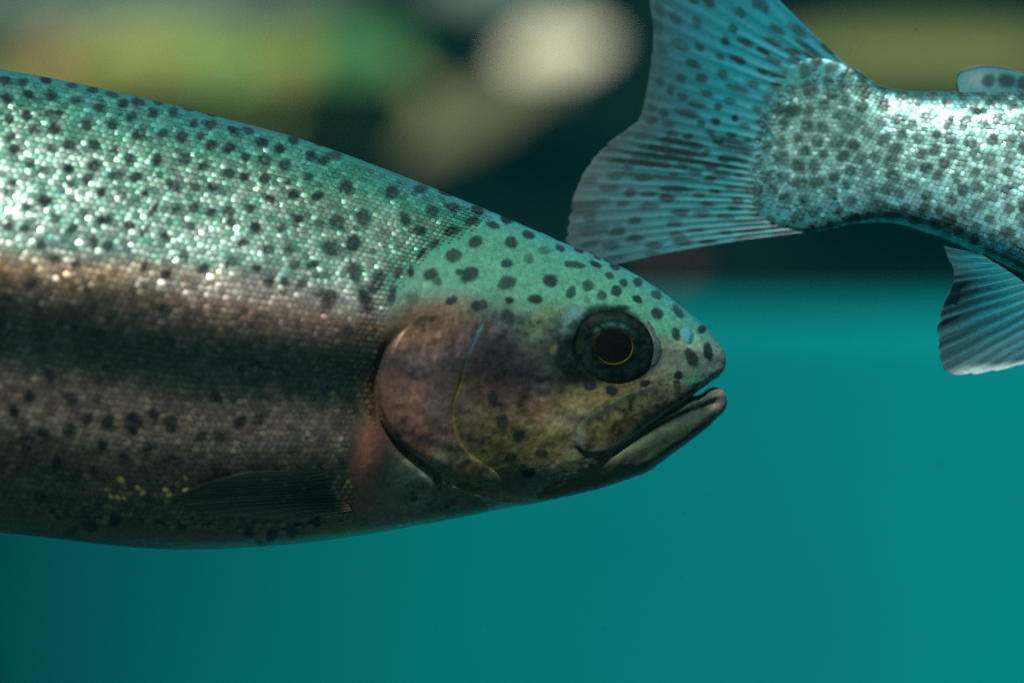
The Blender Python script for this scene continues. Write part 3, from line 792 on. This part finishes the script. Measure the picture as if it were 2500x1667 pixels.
SCALED = [(-2100, -200), (1262, -200), (1262, 495), (1200, 535), (1110, 585), (1060, 612), (1010, 655), (970, 700), (940, 790), (918, 860), (905, 930), (905, 1000), (925, 1060), (900, 1140), (860, 1260), (800, 1340), (700, 1500), (-2100, 1500)]
def inside_A(p, q):
    sd = poly_sd(p, q, SCALED)
    t = (q - A.top(p)) / (A.bot(p) - A.top(p))
    return (sd > 0) & (u_ok(p)) & (t > .018) & (t + rng.normal(0, .012, t.shape) < .945), np.clip(.48 + sd / 170, .48, 1.0)
def u_ok(p): return (p > -2000)
def metal_scale_A(p, q, t, spot):
    return (.20 + .20 * sstep(.03, .20, t) + .50 * sstep(.37, .50, t) - .53 * sstep(.58, .70, t) + .4 * sstep(.76, .82, t)) * (1 - .8 * spot)
def color_scale_A(p, q):
    c, s, t = color_A(p, q)
    return c, s, t
lay_scales(A, 84, -1990, 1260, inside_A, color_scale_A, metal_scale_A, body, M_scale, 300, dirx=-1, flecks=True)

# ------------------------------------------------------------------ fins
def make_fin(name, pairs, yf, colorf, parent, nray, thick=2.2, bend=0.0, nj=40, ni=150, ray_r=2.0, raycol=(.10, .20, .20), ragged=0.0, wave=0.0, mat=None):
    """pairs: [(base px, margin px)] along the fin; yf(p, q, r) = depth in metres"""
    s_k = np.linspace(0, 1, len(pairs))
    cv = [Curve(list(zip(s_k, [pr[e][d] for pr in pairs]))) for e in (0, 1) for d in (0, 1)]
    def surf(s, r):
        bx, by, mx, my = [c(s) for c in cv]
        x = bx + (mx - bx) * r; y = by + (my - by) * r
        nx, ny = -(my - by), (mx - bx)
        k = bend * np.sin(np.pi * r) * (s - .5) * 2
        return x + nx * k, y + ny * k
    S, Rr = np.meshgrid(np.linspace(0, 1, ni), np.linspace(0, 1, nj), indexing='ij')
    rag = 1 - ragged * (fbm(S * 1000, 0 * S, 40, 77) - .25) * sstep(.6, 1, Rr) * (1 - .7 * np.abs(np.sin(S * nray * math.pi)))
    p, q = surf(S, Rr * rag)
    y = yf(p, q, Rr) + wave * K * np.sin(S * 9 + Rr * 3) * Rr
    ridge = thick * (1 - .75 * Rr) * (.45 + .55 * np.abs(np.cos(S * nray * math.pi)) ** 3)
    ridge[0] = ridge[-1] = .1; ridge[:, -1] = .1
    P = from_px(p, q, y)
    Pf = P.copy(); Pf[..., 1] -= ridge * K; Pb = P.copy(); Pb[..., 1] += ridge * K
    n = ni * nj; F = grid_faces(ni, nj)
    V = np.concatenate([Pf.reshape(-1, 3), Pb.reshape(-1, 3)])
    side = []
    for i in range(ni - 1):
        a, b = i * nj + nj - 1, (i + 1) * nj + nj - 1; side.append((a, b, b + n, a + n))
    for i in (0, ni - 1):
        for j in range(nj - 1):
            a, b = i * nj + j, i * nj + j + 1; side.append((a, b, b + n, a + n))
    F = np.concatenate([F, F[:, ::-1] + n, np.array(side)])
    me = mesh_np(name, V, F)
    c = colorf(p.ravel(), q.ravel(), S.ravel(), Rr.ravel()); c = np.concatenate([c, c]); set_col(me, 'pig', np.clip(c, .003, .9))
    fin = link(name, me, mat or M_fin, parent)
    if nray:
        for i in range(nray + 1):
            s0 = np.clip(i / nray, .01, .99); m, k = 22, 5
            r = np.linspace(.02, .93, m); ss = np.full(m, s0) ; pp, qq = surf(ss, r)
            yy = yf(pp, qq, r) + wave * K * np.sin(ss * 9 + r * 3) * r
            Pc = from_px(pp, qq, yy); rad = ray_r * (1.05 - .85 * r) * K
            tg = np.gradient(Pc, axis=0); tg /= np.linalg.norm(tg, axis=1, keepdims=True)
            e1 = np.cross(tg, (0, 1, 0)); e1 /= np.linalg.norm(e1, axis=1, keepdims=True) + 1e-9; e2 = np.cross(tg, e1)
            a = np.linspace(0, 2 * math.pi, k, endpoint=False)
            Vr = Pc[:, None] + (e1[:, None] * np.cos(a)[None, :, None] + e2[:, None] * np.sin(a)[None, :, None] * 1.3) * rad[:, None, None]
            me = mesh_np('ray', Vr.reshape(-1, 3), grid_faces(m, k, True))
            cr = colorf(np.repeat(pp, k), np.repeat(qq, k), np.full(m * k, s0), np.repeat(r, k))
            set_col(me, 'pig', np.clip(cr * .55 + np.array(raycol) * .45, .003, .9))
            link('ray', me, M_fin, fin)
    return fin

# pectoral fin laid back along the flank
surf_pts = A.lookup([880, 870, 700, 560, 430, 860, 700, 560, 450], [1135, 1200, 1160, 1180, 1215, 1245, 1262, 1252, 1232], 300, 1050)
ypec = Curve([(400, surf_pts[4][0][1] - 26 * K), (560, surf_pts[3][0][1] - 26 * K), (700, surf_pts[2][0][1] - 22 * K), (850, surf_pts[1][0][1] - 18 * K), (960, surf_pts[0][0][1] - 18 * K)])
def y_pec(p, q, r): return ypec(p) + (q - 1200) * .10 * K + sstep(1150, 1260, q) * 30 * K + (1 - sstep(0, .10, r)) * 34 * K
def col_pec(p, q, s, r):
    c = grad(r, [(0, (.34, .17, .13)), (.10, (.20, .12, .09)), (.2, (.022, .04, .03)), (.7, (.018, .035, .028)), (1, (.022, .04, .032))])  # pink at the root carries the painted glass reflection
    st = np.exp(-((s - .55 - .1 * (r - .5)) / .06) ** 2)[:, None] * .35
    return (c * (1 - st) + np.array((.08, .14, .11)) * st) * (.7 + .6 * fbm(s * 600, r * 60, 30, 44)[:, None])
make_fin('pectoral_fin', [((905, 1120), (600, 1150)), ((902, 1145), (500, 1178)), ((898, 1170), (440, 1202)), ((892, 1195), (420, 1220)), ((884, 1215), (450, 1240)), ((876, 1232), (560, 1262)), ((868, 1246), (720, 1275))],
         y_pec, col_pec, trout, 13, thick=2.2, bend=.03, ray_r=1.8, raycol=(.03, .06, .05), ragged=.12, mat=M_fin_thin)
# fins outside the frame
def col_plain(p, q, s, r):
    m = apply_spots(p, q, [(x, y, 16, 10, 0, 1) for x, y in pts[:0]])[:, None]
    return np.array((.06, .20, .19)) * (.6 + .8 * fbm(s * 700, r * 120, 40, 12)[:, None])
yA = lambda p, q, r: A.yc(p) * K + 0 * p
make_fin('dorsal_fin', [((-120, 170), (-330, -170)), ((-300, 160), (-480, -190)), ((-480, 165), (-640, -130)), ((-650, 185), (-760, 20)), ((-720, 200), (-800, 110))], yA, col_plain, trout, 12)
make_fin('tail_fin', [((-1990, 510), (-2560, 180)), ((-2000, 570), (-2460, 420)), ((-2005, 630), (-2400, 620)), ((-2000, 690), (-2470, 840)), ((-1990, 750), (-2570, 1060))], yA, col_plain, trout, 19)
make_fin('anal_fin', [((-1250, 985), (-1480, 1280)), ((-1350, 950), (-1560, 1230)), ((-1450, 915), (-1600, 1120))], yA, col_plain, trout, 10)
make_fin('pelvic_fin', [((-560, 1235), (-800, 1400)), ((-600, 1230), (-860, 1370)), ((-640, 1225), (-880, 1310))], lambda p, q, r: A.yc(p) * K - 120 * K + 0 * p, col_plain, trout, 8)

# ------------------------------------------------------------------ far trout (its tail end is in view)
Y0 = 0.010
B = Body(top=[(1812, 408), (1815, 360), (1825, 322), (1840, 290), (1862, 225), (1900, 178), (1940, 156), (1990, 142), (2046, 150), (2079, 165), (2128, 201), (2171, 219), (2252, 228), (2334, 228), (2500, 225), (2800, 170), (3300, 50),
              (3800, -20), (4300, 10), (4800, 140), (5200, 340), (5330, 430), (5350, 470)],
         bot=[(1812, 412), (1815, 450), (1825, 482), (1840, 510), (1862, 533), (1900, 552), (1940, 560), (1988, 565), (2010, 563), (2084, 543), (2160, 540), (2279, 569), (2409, 623), (2500, 668), (2700, 770), (3300, 960),
              (3800, 1010), (4300, 960), (4800, 800), (5200, 600), (5330, 510), (5350, 475)],
         W=[(1812, .5), (1860, 3), (1920, 9), (2000, 26), (2130, 68), (2300, 108), (2500, 140), (2900, 220), (3500, 300), (4300, 290), (4800, 220), (5200, 110), (5330, 40), (5350, 3)],
         yc=[(1800, 60), (2300, 0), (5400, -150)], y0=Y0, sect=SECT_B)
spB = []
tries = 0
while len(spB) < 520 and tries < 60000:
    tries += 1
    x, y = random.uniform(1805, 2620) if len(spB) < 240 else random.uniform(2620, 5000), random.uniform(-60, 1000)
    if y < B.top(x) or y > B.bot(x): continue
    if all((x - a[0]) ** 2 + (y - a[1]) ** 2 > 34 ** 2 for a in spB):
        r = random.uniform(13, 18); spB.append((x, y, r * random.uniform(.9, 1.4), r, random.uniform(-60, 60), random.uniform(.7, 1)))
TAILBASE = [(2050, 148), (1990, 140), (1930, 158), (1862, 225), (1838, 295), (1819, 357), (1812, 410), (1820, 480), (1862, 533), (1920, 556), (2000, 566)]
def color_B(p, q):
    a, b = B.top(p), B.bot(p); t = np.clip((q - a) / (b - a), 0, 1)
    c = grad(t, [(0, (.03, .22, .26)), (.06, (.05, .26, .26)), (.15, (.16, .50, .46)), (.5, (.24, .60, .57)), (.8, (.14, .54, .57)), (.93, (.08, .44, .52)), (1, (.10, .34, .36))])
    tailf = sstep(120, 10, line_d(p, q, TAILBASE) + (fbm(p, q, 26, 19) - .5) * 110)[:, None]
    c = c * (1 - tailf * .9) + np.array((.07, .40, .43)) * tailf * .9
    m = apply_spots(p, q, spB, soft=.35, noise=.22)[:, None] * .92
    c = c * (1 - m) + np.array((.035, .085, .075)) * m
    return np.clip(c, .004, .9), m[:, 0], t
def metal_B(p, q, t, s): return .45 * (1 - .8 * s)
trout2 = bpy.data.objects.new('trout', None); C.objects.link(trout2)
tag(trout2, 'silvery spotted trout behind, only its tail end in view at the upper right', 'fish', 'trout in the pool')
us = np.concatenate([1812 + 30 * np.linspace(0, 1, 26, endpoint=False) ** 2, np.linspace(1842, 2600, 190, endpoint=False), np.linspace(2600, 5300, 120, endpoint=False), 5350 - 50 * np.linspace(1, 0, 16) ** 2])
V, F, p, q = B.build(us, 150)
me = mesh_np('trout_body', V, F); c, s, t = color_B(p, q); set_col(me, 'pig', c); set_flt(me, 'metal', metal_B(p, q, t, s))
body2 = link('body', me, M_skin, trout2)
def inside_B(p, q):
    sd = p - 1822
    dl = line_d(p, q, TAILBASE); return (p > 1820) & (dl > 42 + rng.normal(0, 30, p.shape) + 80 * (fbm(p, q, 40, 31) - .5)) & (p < 4700), np.clip(.55 + dl / 150, .55, 1)
lay_scales(B, 38, 1816, 4720, inside_B, color_B, lambda p, q, t, s: .35 * (1 - .6 * s), body2, M_scale_far, 300, dirx=-1, dome_h=.11, jit=.06, tilt=.03, silver=.22)
make_eye(B, (5080, 430), 80, 38, trout2, 4900, 5300)

rayspots = []
for k in range(900):                                   # tail-fin spots run along the rays
    s, r = random.uniform(.0, 1), random.uniform(.02, .97)
    ln = random.uniform(.032, .058) * (1 + .8 * (random.random() < .25)); wd = random.uniform(.009, .0135) * (1 + .35 * (s > .5))
    if all(((s - a) / .040) ** 2 + ((r - b) / .095) ** 2 > 1 for a, b, _, _, _ in rayspots):
        rayspots.append((s, r, ln, wd, random.uniform(.65, 1) * (1 - .45 * max(0, r - .55) / .45)))
for s, r0, r1, w in ((.49, .05, .35, .010), (.505, .40, .80, .012), (.535, .10, .30, .012), (.545, .35, .85, .014), (.575, .05, .95, .011), (.61, .45, .95, .011), (.46, .1, .45, .010), (.66, .3, .9, .008)):
    rayspots.append((s, (r0 + r1) / 2, (r1 - r0) / 2, w, .95))
def col_tail(p, q, s, r):
    up = sstep(.62, .2, s)
    c = grad(r, [(0, (.12, .46, .48)), (.2, (.05, .38, .43)), (.55, (.05, .30, .35)), (.8, (.07, .23, .26)), (1, (.10, .18, .19))])
    c2 = grad(r, [(0, (.05, .44, .53)), (.4, (.012, .38, .48)), (.75, (.03, .25, .32)), (1, (.06, .17, .20))])
    c = c * (1 - up[:, None]) + c2 * up[:, None]
    st = fbm(s * 4200, r * 40 + s * 7, 40, 66)[:, None]
    c = c * (.75 + .5 * st)
    m = np.zeros(len(s)); wob = (fbm(p, q, 10, 70) - .5) * .6
    for a, b, ln, wd, stg in rayspots:
        d = np.hypot((s - a) / wd * .85, (r - b) / ln) + wob
        m = np.maximum(m, stg * (1 - sstep(.6, 1.25, d)))
    m = m[:, None]
    return c * (1 - m * .93) + np.array((.018, .035, .035)) * m * .93
yB = lambda p, q, r: Y0 + B.yc(p) * K + 0 * p
make_fin('tail_fin', [((2075, 168), (1640, -290)), ((1985, 165), (1574, -80)), ((1915, 205), (1594, 75)), ((1880, 280), (1584, 190)), ((1865, 350), (1562, 285)),
                      ((1862, 410), (1482, 352)), ((1868, 460), (1425, 422)), ((1885, 500), (1396, 500)), ((1920, 538), (1380, 592)), ((1985, 566), (1400, 668))],
         yB, col_tail, trout2, 30, thick=3.2, bend=.018, ni=420, nj=110, ray_r=1.8, ragged=.03, wave=10)
def col_adip(p, q, s, r):
    edge = np.minimum(np.minimum(1 - r, s * 2.2), 1)[:, None]
    c = np.array((.07, .38, .42)) + 0 * edge
    w = np.exp(-(np.hypot((p - 2395) / 40, (q - 195) / 22)) ** 2)[:, None] * .6
    c = c * (1 - w) + np.array((.45, .68, .66)) * w
    m = apply_spots(p, q, [(2412, 198, 17, 17, 0, .9), (2458, 199, 24, 17, 0, 1), (2500, 205, 20, 18, 0, 1), (2545, 205, 18, 16, 0, 1)], soft=.4)[:, None]
    c = c * (1 - m) + np.array((.02, .09, .11)) * m
    e = (1 - sstep(0, .16, edge[:, 0]))[:, None]
    return c * (1 - e * .9) + np.array((.015, .06, .075)) * e * .9
make_fin('adipose_fin', [((2338, 230), (2334, 205)), ((2370, 234), (2338, 180)), ((2420, 236), (2360, 166)), ((2480, 236), (2400, 159)), ((2540, 236), (2455, 166)), ((2590, 232), (2520, 188)), ((2620, 226), (2600, 215))],
         yB, col_adip, trout2, 0, thick=12, ni=90, nj=40)
def col_anal(p, q, s, r):
    c = grad(r, [(0, (.35, .60, .60)), (.12, (.04, .42, .50)), (.45, (.02, .32, .41)), (.8, (.04, .22, .27)), (1, (.06, .20, .23))])
    lo = sstep(.45, .75, s)[:, None]
    c = c * (1 - lo * .4) + np.array((.06, .12, .13)) * lo * .4
    stp = (np.sin(s * 15 * 2 * math.pi + fbm(s * 500, r * 200, 60, 3) * 4) * .5 + .5)[:, None]
    c = c * (.55 + .6 * stp)
    tip = (sstep(.80, .97, r) * sstep(.70, .80, s) * sstep(1.0, .95, s))[:, None] * .9
    c = c * (1 - tip) + np.array((.55, .80, .82)) * tip
    return c
make_fin('anal_fin', [((2405, 622), (2304, 602)), ((2440, 640), (2318, 640)), ((2470, 655), (2330, 668)), ((2500, 670), (2320, 705)), ((2530, 688), (2300, 752)), ((2560, 706), (2286, 805)), ((2590, 722), (2290, 862)), ((2620, 738), (2306, 906)),
                      ((2650, 752), (2360, 916)), ((2680, 766), (2440, 905)), ((2710, 780), (2540, 875))],
         lambda p, q, r: Y0 + B.yc(p) * K - (60 + 210 * r) * K, col_anal, trout2, 15, thick=3.0, ni=200, nj=60, ray_r=2.6, raycol=(.05, .16, .18), ragged=.10, wave=8)
def col_plainB(p, q, s, r): return np.array((.06, .24, .26)) * (.6 + .8 * fbm(s * 700, r * 120, 40, 12)[:, None])
make_fin('dorsal_fin', [((3900, 0), (3600, -330)), ((3650, 0), (3400, -300)), ((3450, 30), (3250, -120)), ((3350, 50), (3230, -20))], yB, col_plainB, trout2, 12)

# ------------------------------------------------------------------ motes adrift in the water
Vs, Fs = [], []
for k in range(150):
    y = random.uniform(-.12, .7); p0, q0 = random.uniform(-200, 2700), random.uniform(-100, 1800)
    c0 = from_px(p0, q0, y); r = random.uniform(.8, 2.0) * K; l = r * random.choice([1, 1, 1.5, 4]); a = random.uniform(0, 6.28)
    ax = np.array((math.cos(a), 0, math.sin(a))); bx = np.array((-math.sin(a), 0, math.cos(a))); cx = np.array((0, 1, 0)); n = len(Vs)
    Vs += [c0 + ax * l, c0 - ax * l, c0 + bx * r, c0 - bx * r, c0 + cx * r, c0 - cx * r]
    Fs += [(n + i, n + j, n + m) for i in (0, 1) for j in (2, 3) for m in (4, 5)]
M_mote = rock_mat('mote', (.10, .14, .12), (.20, .22, .18))
tag(link('drifting_motes', mesh_np('drifting_motes', np.array(Vs), np.array(Fs)), M_mote), 'tiny pale specks drifting in the water round the trout', 'specks', kind='stuff')

# ------------------------------------------------------------------ the water between: one even body of faintly teal haze
def box_mesh(name, lo, hi):
    V = [(x, y, z) for x in (lo[0], hi[0]) for y in (lo[1], hi[1]) for z in (lo[2], hi[2])]
    F = [(0, 1, 3, 2), (4, 6, 7, 5), (0, 4, 5, 1), (2, 3, 7, 6), (0, 2, 6, 4), (1, 5, 7, 3)]
    return mesh_np(name, V, F, False)
hm = bpy.data.materials.new('water_haze'); hm.use_nodes = True; nt = hm.node_tree; nt.nodes.clear()
vo = node(nt, 'ShaderNodeVolumePrincipled'); vo.inputs['Color'].default_value = (.02, .74, .84, 1); vo.inputs['Density'].default_value = .014
vo.inputs['Anisotropy'].default_value = 0.0
out = node(nt, 'ShaderNodeOutputMaterial'); nt.links.new(vo.outputs[0], out.inputs['Volume'])
haze = link('haze', box_mesh('haze', (-4.2, -1.3, -2.6), (4.2, 4.2, 1.6)), hm); tag(haze, kind='stuff')
